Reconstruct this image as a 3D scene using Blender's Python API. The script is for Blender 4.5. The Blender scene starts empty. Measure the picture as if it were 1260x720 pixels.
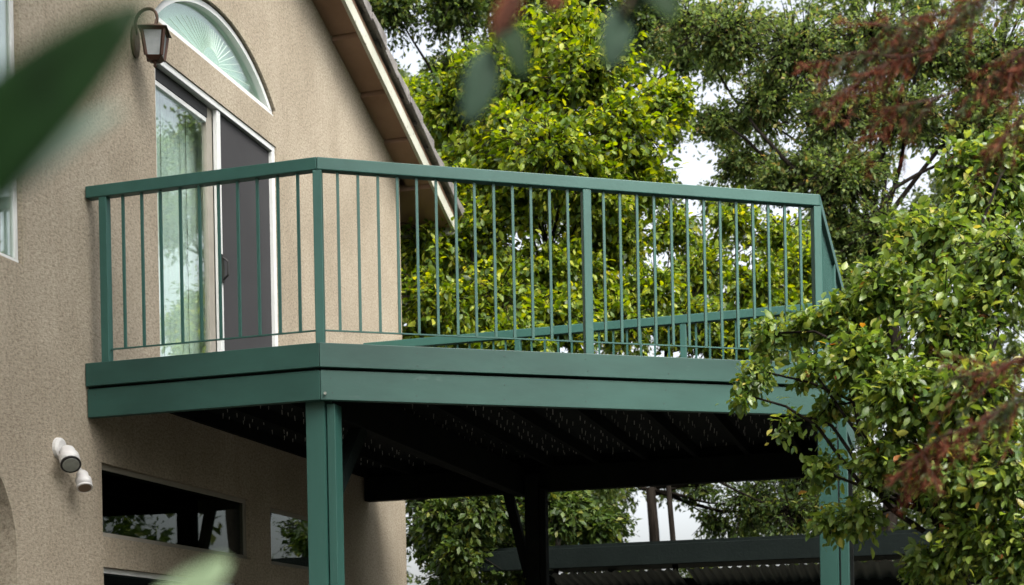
import bpy, bmesh, math, random
import numpy as np
from mathutils import Vector, Matrix

R = math.radians
scene = bpy.context.scene
col = scene.collection

# ------------------------------------------------------------------ camera
# World frame: X = out from the facade, Y = along the facade (away), Z = up, metres.
AZ, ROLL, FPX, HOR = 0.2834, 0.019, 1784.7, 833.2
CAM = np.array([4.887, -7.644, 1.55])
cam_data = bpy.data.cameras.new('camera')
cam = bpy.data.objects.new('camera', cam_data)
col.objects.link(cam)
cam.location = CAM
cam.rotation_euler = (Matrix.Rotation(AZ, 3, 'Z') @ Matrix.Rotation(R(90), 3, 'X') @ Matrix.Rotation(-ROLL, 3, 'Z')).to_euler()
cam_data.sensor_width = 36
cam_data.lens = FPX / 1260 * 36
cam_data.shift_y = (HOR - 360) * math.cos(ROLL) / 1260
cam_data.shift_x = -(HOR - 360) * math.sin(ROLL) / 1260
cam_data.clip_start = 0.05
cam_data.clip_end = 2000
cam_data.dof.use_dof = True
cam_data.dof.focus_distance = 9.2
cam_data.dof.aperture_fstop = 3.2
scene.camera = cam

# ------------------------------------------------------------------ sky and sun
SUN_EL, SUN_AZ = R(52), R(132)          # azimuth measured clockwise from +Y
world = bpy.data.worlds.new('World'); scene.world = world; world.use_nodes = True
nt = world.node_tree; nt.nodes.clear()
wo = nt.nodes.new('ShaderNodeOutputWorld'); bg = nt.nodes.new('ShaderNodeBackground'); sk = nt.nodes.new('ShaderNodeTexSky')
sk.sky_type = 'NISHITA'; sk.sun_disc = False; sk.sun_elevation = SUN_EL; sk.sun_rotation = SUN_AZ
sk.air_density = 1.0; sk.dust_density = 6.0; sk.ozone_density = 1.0
bg.inputs['Strength'].default_value = 0.15
ov = nt.nodes.new('ShaderNodeHueSaturation'); ov.inputs['Saturation'].default_value = 0.3      # thin bright overcast
nt.links.new(sk.outputs[0], ov.inputs['Color']); nt.links.new(ov.outputs[0], bg.inputs[0]); nt.links.new(bg.outputs[0], wo.inputs[0])
sun_data = bpy.data.lights.new('sun', 'SUN'); sun_data.energy = 1.4; sun_data.angle = R(24); sun_data.color = (1.0, 0.95, 0.87)
sun = bpy.data.objects.new('sun', sun_data); col.objects.link(sun)
sd = Vector((math.sin(SUN_AZ) * math.cos(SUN_EL), math.cos(SUN_AZ) * math.cos(SUN_EL), math.sin(SUN_EL)))
sun.rotation_euler = sd.to_track_quat('Z', 'Y').to_euler(); sun.location = (8, -4, 14)
vs = scene.view_settings
vs.view_transform = 'Standard'; vs.look = 'None'; vs.exposure = 1.5; vs.gamma = 1.0; vs.use_curve_mapping = False
scene.render.engine = 'CYCLES'
scene.cycles.max_bounces = 8; scene.cycles.transparent_max_bounces = 12
scene.cycles.use_denoising = True

rng = np.random.default_rng(11)
random.seed(5)

# ------------------------------------------------------------------ helpers
_n2 = np.array([math.cos(AZ), -math.sin(AZ)]); _d2 = np.array([math.sin(AZ), math.cos(AZ)])
def at(px, py, D):
    """world point seen at photo pixel (px, py) at depth D metres"""
    u = px - 630; v = py - 360
    c, s = math.cos(ROLL), math.sin(ROLL)
    uu = c * u - s * v; vv = s * u + c * v - (HOR - 360)
    x, z = uu / FPX * D, -vv / FPX * D
    return np.array([CAM[0] + x * _n2[0] + D * _n2[1], CAM[1] + x * _d2[0] + D * _d2[1], CAM[2] + z])

def tag(o, label=None, cat=None, group=None, kind=None):
    if label: o['label'] = label
    if cat: o['category'] = cat
    if group: o['group'] = group
    if kind: o['kind'] = kind
    return o

def empty(name, loc, label, cat, group=None):
    o = bpy.data.objects.new(name, None); col.objects.link(o); o.location = loc
    o.empty_display_size = 0.1
    return tag(o, label, cat, group)

def link(name, me, parent=None, loc=None):
    o = bpy.data.objects.new(name, me); col.objects.link(o)
    if parent is not None:
        o.parent = parent
        o.matrix_parent_inverse = Matrix.Translation(-abs_loc(parent))
    if loc is not None: o.location = loc
    return o

def abs_loc(o):
    # every parent here is unrotated and unscaled; meshes are authored in world space
    v = Vector((0, 0, 0))
    while o is not None:
        v += Vector(o.location) + (o.matrix_parent_inverse.translation if o.parent else Vector((0, 0, 0)))
        o = o.parent
    return v

class MB:
    def __init__(self): self.v = []; self.f = []; self.smooth = False
    def box(self, a, b):
        x0, y0, z0 = [min(p, q) for p, q in zip(a, b)]; x1, y1, z1 = [max(p, q) for p, q in zip(a, b)]
        i = len(self.v)
        self.v += [(x0,y0,z0),(x1,y0,z0),(x1,y1,z0),(x0,y1,z0),(x0,y0,z1),(x1,y0,z1),(x1,y1,z1),(x0,y1,z1)]
        self.f += [(i,i+3,i+2,i+1),(i+4,i+5,i+6,i+7),(i,i+1,i+5,i+4),(i+1,i+2,i+6,i+5),(i+2,i+3,i+7,i+6),(i+3,i,i+4,i+7)]
        return self
    def prism(self, poly, z0, z1):
        """vertical prism over a counter-clockwise polygon"""
        n = len(poly); i = len(self.v)
        self.v += [(p[0], p[1], z0) for p in poly] + [(p[0], p[1], z1) for p in poly]
        self.f += [tuple(i + k for k in reversed(range(n))), tuple(i + n + k for k in range(n))]
        for k in range(n): self.f.append((i + k, i + (k + 1) % n, i + n + (k + 1) % n, i + n + k))
        return self
    def prism_x(self, poly, x0, x1):
        """prism along X over a polygon of (y, z)"""
        n = len(poly); i = len(self.v)
        self.v += [(x0, p[0], p[1]) for p in poly] + [(x1, p[0], p[1]) for p in poly]
        self.f += [tuple(i + k for k in reversed(range(n))), tuple(i + n + k for k in range(n))]
        for k in range(n): self.f.append((i + k, i + (k + 1) % n, i + n + (k + 1) % n, i + n + k))
        return self
    def bar(self, p, q, w, h, up=(0, 0, 1)):
        """rectangular bar from p to q, w across, h along up"""
        p = Vector(p); q = Vector(q); d = (q - p).normalized(); up = Vector(up)
        s = d.cross(up)
        if s.length < 1e-4: s = Vector((1, 0, 0))
        s.normalize(); u = s.cross(d).normalized()
        i = len(self.v)
        for e in (p, q):
            for a, b in ((-1,-1),(1,-1),(1,1),(-1,1)):
                self.v.append(tuple(e + s * a * w / 2 + u * b * h / 2))
        self.f += [(i,i+1,i+2,i+3),(i+7,i+6,i+5,i+4)]
        for k in range(4): self.f.append((i+k, i+4+k, i+4+(k+1)%4, i+(k+1)%4))
        return self
    def tube(self, pts, rad, sides=6, cap=True):
        pts = [Vector(p) for p in pts]; n = len(pts); i = len(self.v)
        if not hasattr(rad, '__len__'): rad = [rad] * n
        prev = None
        for k in range(n):
            t = (pts[min(k+1, n-1)] - pts[max(k-1, 0)])
            if t.length < 1e-9: t = Vector((0, 0, 1))
            t.normalize()
            if prev is None:
                a = Vector((0, 0, 1)) if abs(t.z) < 0.9 else Vector((1, 0, 0))
                s = t.cross(a).normalized()
            else:
                s = (prev - t * prev.dot(t))
                s = s.normalized() if s.length > 1e-6 else t.orthogonal().normalized()
            prev = s; b = t.cross(s)
            for j in range(sides):
                an = 2 * math.pi * j / sides
                self.v.append(tuple(pts[k] + (s * math.cos(an) + b * math.sin(an)) * rad[k]))
        for k in range(n - 1):
            for j in range(sides):
                a = i + k * sides + j; b2 = i + k * sides + (j + 1) % sides
                self.f.append((a, b2, b2 + sides, a + sides))
        if cap:
            self.f.append(tuple(i + j for j in reversed(range(sides))))
            self.f.append(tuple(i + (n - 1) * sides + j for j in range(sides)))
        return self
    def mesh(self, name, mat, smooth=None, bevel=0):
        me = bpy.data.meshes.new(name); me.from_pydata(self.v, [], self.f)
        bm = bmesh.new(); bm.from_mesh(me)
        bmesh.ops.recalc_face_normals(bm, faces=bm.faces)
        if bevel:
            es = [e for e in bm.edges if len(e.link_faces) == 2 and e.calc_face_angle(0) > 0.6]
            bmesh.ops.bevel(bm, geom=es, offset=bevel, segments=2, profile=0.5, affect='EDGES', clamp_overlap=True)
        bm.to_mesh(me); bm.free()
        me.materials.append(mat)
        if smooth is None: smooth = self.smooth
        if smooth:
            me.polygons.foreach_set('use_smooth', [True] * len(me.polygons))
        return me
    def build(self, name, mat, parent=None, smooth=None, bevel=0):
        return link(name, self.mesh(name, mat, smooth, bevel), parent)

# ------------------------------------------------------------------ materials
def new_mat(name):
    m = bpy.data.materials.new(name); m.use_nodes = True
    t = m.node_tree; t.nodes.clear()
    out = t.nodes.new('ShaderNodeOutputMaterial'); p = t.nodes.new('ShaderNodeBsdfPrincipled')
    t.links.new(p.outputs[0], out.inputs[0])
    return m, t, p, out
def node(t, kind, **kw):
    n = t.nodes.new(kind)
    for k, v in kw.items():
        if hasattr(n, k): setattr(n, k, v)
        else: n.inputs[k].default_value = v
    return n
def ramp(t, stops, interp='LINEAR'):
    r = t.nodes.new('ShaderNodeValToRGB'); r.color_ramp.interpolation = interp
    e = r.color_ramp.elements
    while len(e) < len(stops): e.new(0.5)
    for k, (p, c) in enumerate(stops):
        e[k].position = p; e[k].color = (*c, 1)
    return r
def pmat(name, c1, c2, scale=4, rough=0.6, bump=0.0, bscale=40, metal=0.0, stretch=(1, 1, 1), spec=0.4, speck=None):
    """painted or plain surface: two tones mixed by noise, fine relief, optional dirt specks"""
    m, t, p, out = new_mat(name)
    tc = node(t, 'ShaderNodeTexCoord'); mp = node(t, 'ShaderNodeMapping'); mp.inputs['Scale'].default_value = stretch
    t.links.new(tc.outputs['Object'], mp.inputs[0])
    n = node(t, 'ShaderNodeTexNoise', Scale=scale, Detail=6.0, Roughness=0.6); t.links.new(mp.outputs[0], n.inputs['Vector'])
    r = ramp(t, [(0.32, c1), (0.68, c2)]); t.links.new(n.outputs['Fac'], r.inputs[0])
    last = r.outputs[0]
    if speck:
        n3 = node(t, 'ShaderNodeTexNoise', Scale=speck[0], Detail=3.0); t.links.new(mp.outputs[0], n3.inputs['Vector'])
        r3 = ramp(t, [(speck[1], (0, 0, 0)), (speck[1] + 0.06, (1, 1, 1))]); t.links.new(n3.outputs['Fac'], r3.inputs[0])
        mx = node(t, 'ShaderNodeMix', data_type='RGBA'); t.links.new(r3.outputs[0], mx.inputs[0])
        t.links.new(last, mx.inputs[6]); mx.inputs[7].default_value = (*speck[2], 1); last = mx.outputs[2]
    t.links.new(last, p.inputs['Base Color'])
    p.inputs['Roughness'].default_value = rough; p.inputs['Metallic'].default_value = metal
    p.inputs['Specular IOR Level'].default_value = spec
    if bump:
        n2 = node(t, 'ShaderNodeTexNoise', Scale=bscale, Detail=4.0); t.links.new(mp.outputs[0], n2.inputs['Vector'])
        b = node(t, 'ShaderNodeBump', Strength=bump, Distance=0.01); t.links.new(n2.outputs['Fac'], b.inputs['Height'])
        t.links.new(b.outputs[0], p.inputs['Normal'])
    return m

def stucco_mat():
    m, t, p, out = new_mat('stucco')
    tc = node(t, 'ShaderNodeTexCoord')
    big = node(t, 'ShaderNodeTexNoise', Scale=0.9, Detail=4.0, Roughness=0.65); t.links.new(tc.outputs['Object'], big.inputs['Vector'])
    streak_map = node(t, 'ShaderNodeMapping'); streak_map.inputs['Scale'].default_value = (1.6, 1.6, 0.5); t.links.new(tc.outputs['Object'], streak_map.inputs[0])
    streak = node(t, 'ShaderNodeTexNoise', Scale=1.6, Detail=5.0, Roughness=0.7); t.links.new(streak_map.outputs[0], streak.inputs['Vector'])
    grain = node(t, 'ShaderNodeTexNoise', Scale=52.0, Detail=6.0, Roughness=0.85); gm = node(t, 'ShaderNodeMapping'); gm.inputs['Scale'].default_value = (1.0, 0.72, 1.25); t.links.new(tc.outputs['Object'], gm.inputs[0]); t.links.new(gm.outputs[0], grain.inputs['Vector'])
    base = ramp(t, [(0.28, (0.315, 0.272, 0.208)), (0.72, (0.432, 0.380, 0.300))]); t.links.new(big.outputs['Fac'], base.inputs[0])
    m1 = node(t, 'ShaderNodeMix', data_type='RGBA', blend_type='MULTIPLY'); m1.inputs[0].default_value = 0.28
    rs = ramp(t, [(0.36, (0.66, 0.63, 0.60)), (0.56, (1, 1, 1))]); t.links.new(streak.outputs['Fac'], rs.inputs[0])
    t.links.new(base.outputs[0], m1.inputs[6]); t.links.new(rs.outputs[0], m1.inputs[7])
    m2 = node(t, 'ShaderNodeMix', data_type='RGBA', blend_type='MULTIPLY'); m2.inputs[0].default_value = 0.8
    rg = ramp(t, [(0.39, (0.50, 0.47, 0.43)), (0.5, (0.96, 0.95, 0.93)), (0.61, (1.26, 1.25, 1.22))]); t.links.new(grain.outputs['Fac'], rg.inputs[0])
    t.links.new(m1.outputs[2], m2.inputs[6]); t.links.new(rg.outputs[0], m2.inputs[7])
    t.links.new(m2.outputs[2], p.inputs['Base Color'])
    p.inputs['Roughness'].default_value = 0.95; p.inputs['Specular IOR Level'].default_value = 0.15
    b = node(t, 'ShaderNodeBump', Strength=0.9, Distance=0.012); t.links.new(grain.outputs['Fac'], b.inputs['Height'])
    t.links.new(b.outputs[0], p.inputs['Normal'])
    return m

def glass_mat(name, tint=(0.8, 0.93, 0.88), refl=0.12, rough=0.0):
    """window glass: tinted see-through plus a Fresnel reflection"""
    m, t, p, out = new_mat(name); t.nodes.remove(p)
    tr = node(t, 'ShaderNodeBsdfTransparent'); tr.inputs[0].default_value = (*tint, 1)
    gl = node(t, 'ShaderNodeBsdfGlossy'); gl.inputs['Color'].default_value = (0.95, 1, 0.98, 1); gl.inputs['Roughness'].default_value = rough
    lw = node(t, 'ShaderNodeLayerWeight'); lw.inputs['Blend'].default_value = 0.5
    pw = node(t, 'ShaderNodeMath', operation='POWER'); pw.inputs[1].default_value = 4.0; t.links.new(lw.outputs['Facing'], pw.inputs[0])
    ma = node(t, 'ShaderNodeMath', operation='ADD', use_clamp=True); ma.inputs[1].default_value = refl; t.links.new(pw.outputs[0], ma.inputs[0])
    # old panes are never quite flat
    tc = node(t, 'ShaderNodeTexCoord'); n = node(t, 'ShaderNodeTexNoise', Scale=1.3, Detail=1.0); t.links.new(tc.outputs['Object'], n.inputs['Vector'])
    b = node(t, 'ShaderNodeBump', Strength=0.05, Distance=0.05); t.links.new(n.outputs['Fac'], b.inputs['Height']); t.links.new(b.outputs[0], gl.inputs['Normal'])
    mx = node(t, 'ShaderNodeMixShader'); t.links.new(ma.outputs[0], mx.inputs[0]); t.links.new(tr.outputs[0], mx.inputs[1]); t.links.new(gl.outputs[0], mx.inputs[2])
    t.links.new(mx.outputs[0], out.inputs[0])
    return m

def leaf_mat(name, stops, rough=0.45, transl=0.35, single=False, spec=0.35):
    m, t, p, out = new_mat(name)
    if single: src = node(t, 'ShaderNodeObjectInfo').outputs['Random']
    else: src = node(t, 'ShaderNodeNewGeometry').outputs['Random Per Island']
    r = ramp(t, stops); t.links.new(src, r.inputs[0])
    t.links.new(r.outputs[0], p.inputs['Base Color']); p.inputs['Roughness'].default_value = rough; p.inputs['Specular IOR Level'].default_value = spec
    tl = node(t, 'ShaderNodeBsdfTranslucent')
    hs = node(t, 'ShaderNodeHueSaturation', Hue=0.485, Saturation=1.15, Value=1.7); t.links.new(r.outputs[0], hs.inputs['Color']); t.links.new(hs.outputs[0], tl.inputs[0])
    mx = node(t, 'ShaderNodeMixShader'); mx.inputs[0].default_value = transl
    t.links.new(p.outputs[0], mx.inputs[1]); t.links.new(tl.outputs[0], mx.inputs[2]); t.links.new(mx.outputs[0], out.inputs[0])
    return m

M = {}
M['stucco'] = stucco_mat()
GREEN = dict(rough=0.5, bump=0.06, bscale=60, spec=0.4)
M['paint'] = pmat('green_paint', (0.021, 0.080, 0.065), (0.027, 0.096, 0.079), scale=5, **GREEN)
M['paint_wood'] = pmat('green_painted_wood', (0.010, 0.044, 0.035), (0.024, 0.082, 0.066), scale=1.4, rough=0.5, bump=0.05, bscale=30, stretch=(0.6, 0.6, 1.5), speck=(9, 0.69, (0.03, 0.075, 0.062)))
M['paint_post'] = pmat('green_painted_post', (0.017, 0.066, 0.053), (0.025, 0.084, 0.069), scale=1.6, rough=0.5, bump=0.05, bscale=30, stretch=(3, 3, 0.4), speck=(30, 0.68, (0.03, 0.08, 0.07)))
M['plank'] = pmat('dark_plank', (0.006, 0.008, 0.0075), (0.010, 0.013, 0.012), scale=4, rough=0.8, bump=0.3, bscale=25, stretch=(0.4, 4, 1), spec=0.08)  # near-black: the underside's shade is put into the plank colour
M['joist'] = pmat('dark_joist', (0.004, 0.005, 0.005), (0.007, 0.009, 0.008), scale=5, rough=0.85, bump=0.3, spec=0.08)  # kept near-black against bounce light, so the colour holds the shade
M['screw'] = pmat('screw_steel', (0.34, 0.34, 0.33), (0.48, 0.48, 0.46), rough=0.5, metal=0.0)
M['screw_head'] = pmat('painted_screw', (0.012, 0.035, 0.03), (0.03, 0.05, 0.045), rough=0.5)
M['white'] = pmat('white_vinyl', (0.52, 0.54, 0.53), (0.62, 0.63, 0.62), scale=3, rough=0.45, bump=0.05)
M['dull_white'] = pmat('dull_white_frame', (0.22, 0.205, 0.17), (0.28, 0.26, 0.22), scale=5, rough=0.6)
M['track'] = pmat('bronze_track', (0.012, 0.012, 0.012), (0.02, 0.02, 0.02), rough=0.6)
M['screen'] = pmat('insect_screen', (0.026, 0.026, 0.028), (0.032, 0.032, 0.034), scale=2, rough=0.9, bump=0.05, bscale=400)
M['black'] = pmat('black_plastic', (0.01, 0.01, 0.01), (0.02, 0.02, 0.02), rough=0.4)
M['blind'] = pmat('pale_blind', (0.70, 0.80, 0.74), (0.78, 0.87, 0.81), scale=2, rough=0.8)
M['room'] = pmat('room_wall', (0.20, 0.19, 0.17), (0.24, 0.23, 0.2), rough=0.9)
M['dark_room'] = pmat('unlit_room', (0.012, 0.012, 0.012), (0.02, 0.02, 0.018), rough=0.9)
M['glass'] = glass_mat('door_glass', tint=(0.90, 0.94, 0.92), refl=0.17)
M['glass_arch'] = glass_mat('arched_glass', tint=(0.80, 0.88, 0.83), refl=0.13, rough=0.03)
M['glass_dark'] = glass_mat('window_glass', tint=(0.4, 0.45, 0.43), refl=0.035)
M['etch'] = pmat('etched_line', (0.50, 0.60, 0.54), (0.56, 0.66, 0.6), rough=0.7)
M['soffit'] = pmat('soffit_paint', (0.24, 0.145, 0.095), (0.30, 0.19, 0.13), scale=3, rough=0.85, bump=0.15)
M['barge'] = pmat('barge_paint', (0.40, 0.41, 0.34), (0.52, 0.52, 0.44), scale=3, rough=0.75, bump=0.2, speck=(22, 0.64, (0.25, 0.24, 0.2)))
M['tile'] = pmat('concrete_tile', (0.12, 0.11, 0.105), (0.26, 0.245, 0.23), scale=5, rough=0.9, bump=0.5, bscale=45, speck=(40, 0.6, (0.09, 0.085, 0.075)))
M['bronze'] = pmat('lantern_bronze', (0.035, 0.018, 0.012), (0.085, 0.042, 0.028), scale=14, rough=0.5, metal=0.35, bump=0.2)
M['lamp_glass'] = pmat('frosted_lamp_glass', (0.20, 0.22, 0.225), (0.30, 0.32, 0.325), scale=9, rough=0.2)
M['light_plastic'] = pmat('white_plastic', (0.50, 0.49, 0.475), (0.60, 0.59, 0.575), scale=6, rough=0.4)
M['lens'] = pmat('floodlight_lens', (0.16, 0.17, 0.15), (0.26, 0.27, 0.24), scale=12, rough=0.2)
M['reflector'] = pmat('reflector_inside', (0.13, 0.09, 0.06), (0.2, 0.14, 0.09), rough=0.5)
M['ground'] = pmat('soil_ground', (0.03, 0.027, 0.018), (0.05, 0.05, 0.028), scale=0.6, rough=1.0, bump=0.6, bscale=8)
M['patio'] = pmat('patio_concrete', (0.05, 0.047, 0.042), (0.08, 0.075, 0.066), scale=1.5, rough=0.9, bump=0.3, bscale=30)
M['bark'] = pmat('grey_bark', (0.007, 0.0056, 0.0045), (0.022, 0.018, 0.014), scale=9, rough=0.95, bump=0.8, bscale=25, stretch=(2, 2, 0.5), spec=0.08)
M['bark_red'] = pmat('red_bark', (0.04, 0.02, 0.014), (0.08, 0.038, 0.027), scale=9, rough=0.95, bump=0.8, bscale=25, stretch=(2, 2, 0.5))
M['cover_wood'] = pmat('shaded_green_timber', (0.004, 0.007, 0.0065), (0.007, 0.011, 0.010), scale=4, rough=0.7, bump=0.3, spec=0.08)  # green taken near black: shade from the deck is put into the colour
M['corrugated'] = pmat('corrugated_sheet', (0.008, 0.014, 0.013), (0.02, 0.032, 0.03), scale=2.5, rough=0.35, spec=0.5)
M['blue_box'] = pmat('pale_blue_plastic', (0.16, 0.30, 0.30), (0.2, 0.36, 0.36), rough=0.5)

# leaf colours, random per leaf; L_BRIGHT's wide range also puts in highlights and shade
L_BRIGHT = [(0.0, (0.03, 0.06, 0.012)), (0.35, (0.085, 0.145, 0.016)), (0.7, (0.19, 0.26, 0.026)), (0.93, (0.32, 0.36, 0.045)), (1.0, (0.38, 0.37, 0.06))]
L_MID = [(0.0, (0.022, 0.045, 0.012)), (0.5, (0.055, 0.095, 0.02)), (0.85, (0.10, 0.15, 0.03)), (1.0, (0.17, 0.18, 0.04))]
L_OAK = [(0.0, (0.045, 0.078, 0.022)), (0.5, (0.10, 0.155, 0.042)), (0.88, (0.18, 0.235, 0.065)), (1.0, (0.24, 0.18, 0.06))]
L_BUSH = [(0.0, (0.04, 0.085, 0.018)), (0.4, (0.11, 0.18, 0.034)), (0.78, (0.20, 0.275, 0.055)), (0.95, (0.29, 0.325, 0.07)), (0.992, (0.36, 0.32, 0.07)), (1.0, (0.30, 0.06, 0.03))]
L_DEAD = [(0.0, (0.05, 0.016, 0.01)), (0.5, (0.13, 0.042, 0.024)), (1.0, (0.21, 0.085, 0.045))]
M['leaf_bright'] = leaf_mat('leaf_yellow_green', L_BRIGHT, transl=0.45)
M['leaf_mid'] = leaf_mat('leaf_mid_green', L_MID, transl=0.35)
M['leaf_oak'] = leaf_mat('leaf_grey_green', L_OAK, transl=0.45, rough=0.55)
M['leaf_bush'] = leaf_mat('leaf_lime', L_BUSH, transl=0.4, rough=0.38, spec=0.5)
M['leaf_bright1'] = leaf_mat('leaf_yellow_green_single', L_BRIGHT, transl=0.45, single=True)
M['leaf_bush1'] = leaf_mat('leaf_lime_single', L_BUSH, transl=0.4, rough=0.38, spec=0.5, single=True)
M['leaf_far'] = leaf_mat('leaf_far_green', [(0.0, (0.03, 0.05, 0.016)), (0.5, (0.075, 0.115, 0.03)), (0.9, (0.14, 0.18, 0.05)), (1.0, (0.22, 0.22, 0.06))], transl=0.45)
M['leaf_dead'] = leaf_mat('needle_rust', L_DEAD, transl=0.25, rough=0.8, spec=0.1)
M['needle'] = leaf_mat('needle_green', [(0.0, (0.02, 0.035, 0.012)), (1.0, (0.07, 0.09, 0.03))], transl=0.25, rough=0.6)

def broad_leaf_mat(name, c_top, c_under, rough=0.55):
    """large leaf: glossy dark upper side, pale matt underside, paler midrib along its length"""
    m, t, p, out = new_mat(name)
    g = node(t, 'ShaderNodeNewGeometry')
    mx = node(t, 'ShaderNodeMix', data_type='RGBA'); t.links.new(g.outputs['Backfacing'], mx.inputs[0])
    tc = node(t, 'ShaderNodeTexCoord'); n = node(t, 'ShaderNodeTexNoise', Scale=40.0, Detail=3.0); t.links.new(tc.outputs['Object'], n.inputs['Vector'])
    r1 = ramp(t, [(0.3, tuple(v * 0.75 for v in c_top)), (0.7, tuple(v * 1.25 for v in c_top))]); t.links.new(n.outputs['Fac'], r1.inputs[0])
    t.links.new(r1.outputs[0], mx.inputs[6]); mx.inputs[7].default_value = (*c_under, 1)
    t.links.new(mx.outputs[2], p.inputs['Base Color']); p.inputs['Roughness'].default_value = rough; p.inputs['Specular IOR Level'].default_value = 0.1
    tl = node(t, 'ShaderNodeBsdfTranslucent'); tl.inputs[0].default_value = (c_top[0] * 2.2, c_top[1] * 2.2, c_top[2], 1)
    ms = node(t, 'ShaderNodeMixShader'); ms.inputs[0].default_value = 0.1
    t.links.new(p.outputs[0], ms.inputs[1]); t.links.new(tl.outputs[0], ms.inputs[2]); t.links.new(ms.outputs[0], out.inputs[0])
    return m
M['broad_dark'] = broad_leaf_mat('broad_leaf_dark', (0.007, 0.025, 0.005), (0.10, 0.14, 0.11))
M['broad_pale'] = broad_leaf_mat('broad_leaf_pale', (0.20, 0.27, 0.16), (0.3, 0.36, 0.28), rough=0.3)
M['broad_under'] = broad_leaf_mat('broad_leaf_underside', (0.16, 0.21, 0.17), (0.16, 0.21, 0.17))
M['broad_teal'] = broad_leaf_mat('broad_leaf_teal', (0.035, 0.066, 0.043), (0.09, 0.13, 0.10))

# ------------------------------------------------------------------ setting
def plane(name, x0, x1, y0, y1, z, mat, kind='structure'):
    b = MB(); b.v = [(x0, y0, z), (x1, y0, z), (x1, y1, z), (x0, y1, z)]; b.f = [(0, 1, 2, 3)]
    return tag(b.build(name, mat), kind=kind)
plane('ground', -400, 400, -400, 400, 0.0, M['ground'])
pt = MB(); pt.box((0.0, -3, -0.1), (6.5, 10.5, 0.03)); tag(pt.build('patio_pavement', M['patio']), kind='structure')

# ------------------------------------------------------------------ house
PITCH = 0.40
def roofz(y): return 7.03 - PITCH * (y - 3.79) if y >= 0 else roofz(0) + PITCH * y
WALL_END = 5.40
house = empty('house', (-0.1, 2, 0), 'tan stucco two-storey house with gabled roof behind the green balcony', 'house')

def apply_bool(me_base, cutters, mat):
    base = bpy.data.objects.new('tmp', me_base); col.objects.link(base)
    tmp = [base]
    for c in cutters:
        cm = bpy.data.meshes.new('c'); cm.from_pydata(c.v, [], c.f)
        bm = bmesh.new(); bm.from_mesh(cm); bmesh.ops.recalc_face_normals(bm, faces=bm.faces); bm.to_mesh(cm); bm.free()
        co = bpy.data.objects.new('tmpc', cm); col.objects.link(co); tmp.append(co)
        md = base.modifiers.new('b', 'BOOLEAN'); md.operation = 'DIFFERENCE'; md.solver = 'EXACT'; md.object = co
    bpy.context.view_layer.update()
    dg = bpy.context.evaluated_depsgraph_get()
    me = bpy.data.meshes.new_from_object(base.evaluated_get(dg))
    for o in tmp: bpy.data.objects.remove(o)
    me.materials.clear(); me.materials.append(mat)
    return me

DOOR_Y0, DOOR_Y1, DOOR_Z0, DOOR_Z1 = 0.85, 2.66, 3.48, 5.70
AC, AH, AW, AZ0, AST = 1.765, 0.40, 0.90, 5.925, 0.06      # eyebrow window: centre, rise, half width, sill, straight part
AR = (AW * AW + AH * AH) / (2 * AH)
def arch_pts(inset=0.0, n=20):
    hw = AW - inset; r = AR - inset; zc = AZ0 + AST + AH - AR
    a = math.asin(min(1, hw / r))
    pts = [(AC - hw, AZ0 + inset), (AC + hw, AZ0 + inset)]
    for k in range(n + 1):
        t = a - 2 * a * k / n
        pts.append((AC + r * math.sin(t), zc + r * math.cos(t)))
    return pts
# arched doorway low on the left: (centre y, half width, spring z)
NC, NHW, NSP = -1.50, 0.77, 2.30
def niche_pts(n=18):
    p = [(NC - NHW, 0.1), (NC + NHW, 0.1)]
    for k in range(n + 1):
        t = math.pi * k / n
        p.append((NC + NHW * math.cos(t), NSP + 0.70 * math.sin(t)))
    return p
WINS = [(0.13, 2.10, 2.455, 2.905), (2.44, 3.75, 2.445, 2.885), (0.13, 1.9, 1.10, 2.27), (-2.0, -0.62, 3.905, 5.62)]
wb = MB()
wb.prism_x([(-6.5, -0.3), (WALL_END, -0.3), (WALL_END, roofz(WALL_END) + 0.02), (0, roofz(0) + 0.02), (-6.5, roofz(-6.5) + 0.02)], -0.22, 0.0)
wme = wb.mesh('wall', M['stucco'])
bm = bmesh.new(); bm.from_mesh(wme)
es = [e for e in bm.edges if all(abs(v.co.y - WALL_END) < 1e-4 and abs(v.co.x) < 1e-4 for v in e.verts)]
bmesh.ops.bevel(bm, geom=es, offset=0.05, segments=4, profile=0.5, affect='EDGES')
bm.to_mesh(wme); bm.free()
cut = []
for (y0, y1, z0, z1) in WINS + [(DOOR_Y0, DOOR_Y1, DOOR_Z0, DOOR_Z1)]:
    cut.append(MB().box((-0.5, y0, z0), (0.3, y1, z1)))
cut.append(MB().prism_x(arch_pts(), -0.5, 0.3))
cut.append(MB().prism_x(niche_pts(), -0.5, 0.3))
wall_me = apply_bool(wme, cut, M['stucco'])
wall = link('wall', wall_me, house)
# far return wall and back walls of the house
MB().box((-7.0, WALL_END - 0.22, -0.3), (-0.222, WALL_END - 0.002, roofz(WALL_END))).build('side_wall', M['stucco'], house)
MB().box((-7.0, -6.5, -0.3), (-6.8, WALL_END - 0.224, 6.3)).build('back_wall', M['stucco'], house)
# deep passage behind the arched doorway, same stucco
pb = MB()
pb.box((-1.4, NC + NHW + 0.0, 0.0), (-0.222, NC + NHW + 0.10, 3.3)); pb.box((-1.5, NC - NHW - 0.1, 0.0), (-1.4, NC + NHW + 0.1, 3.3))
pb.build('porch_wall', M['stucco'], house)
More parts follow.
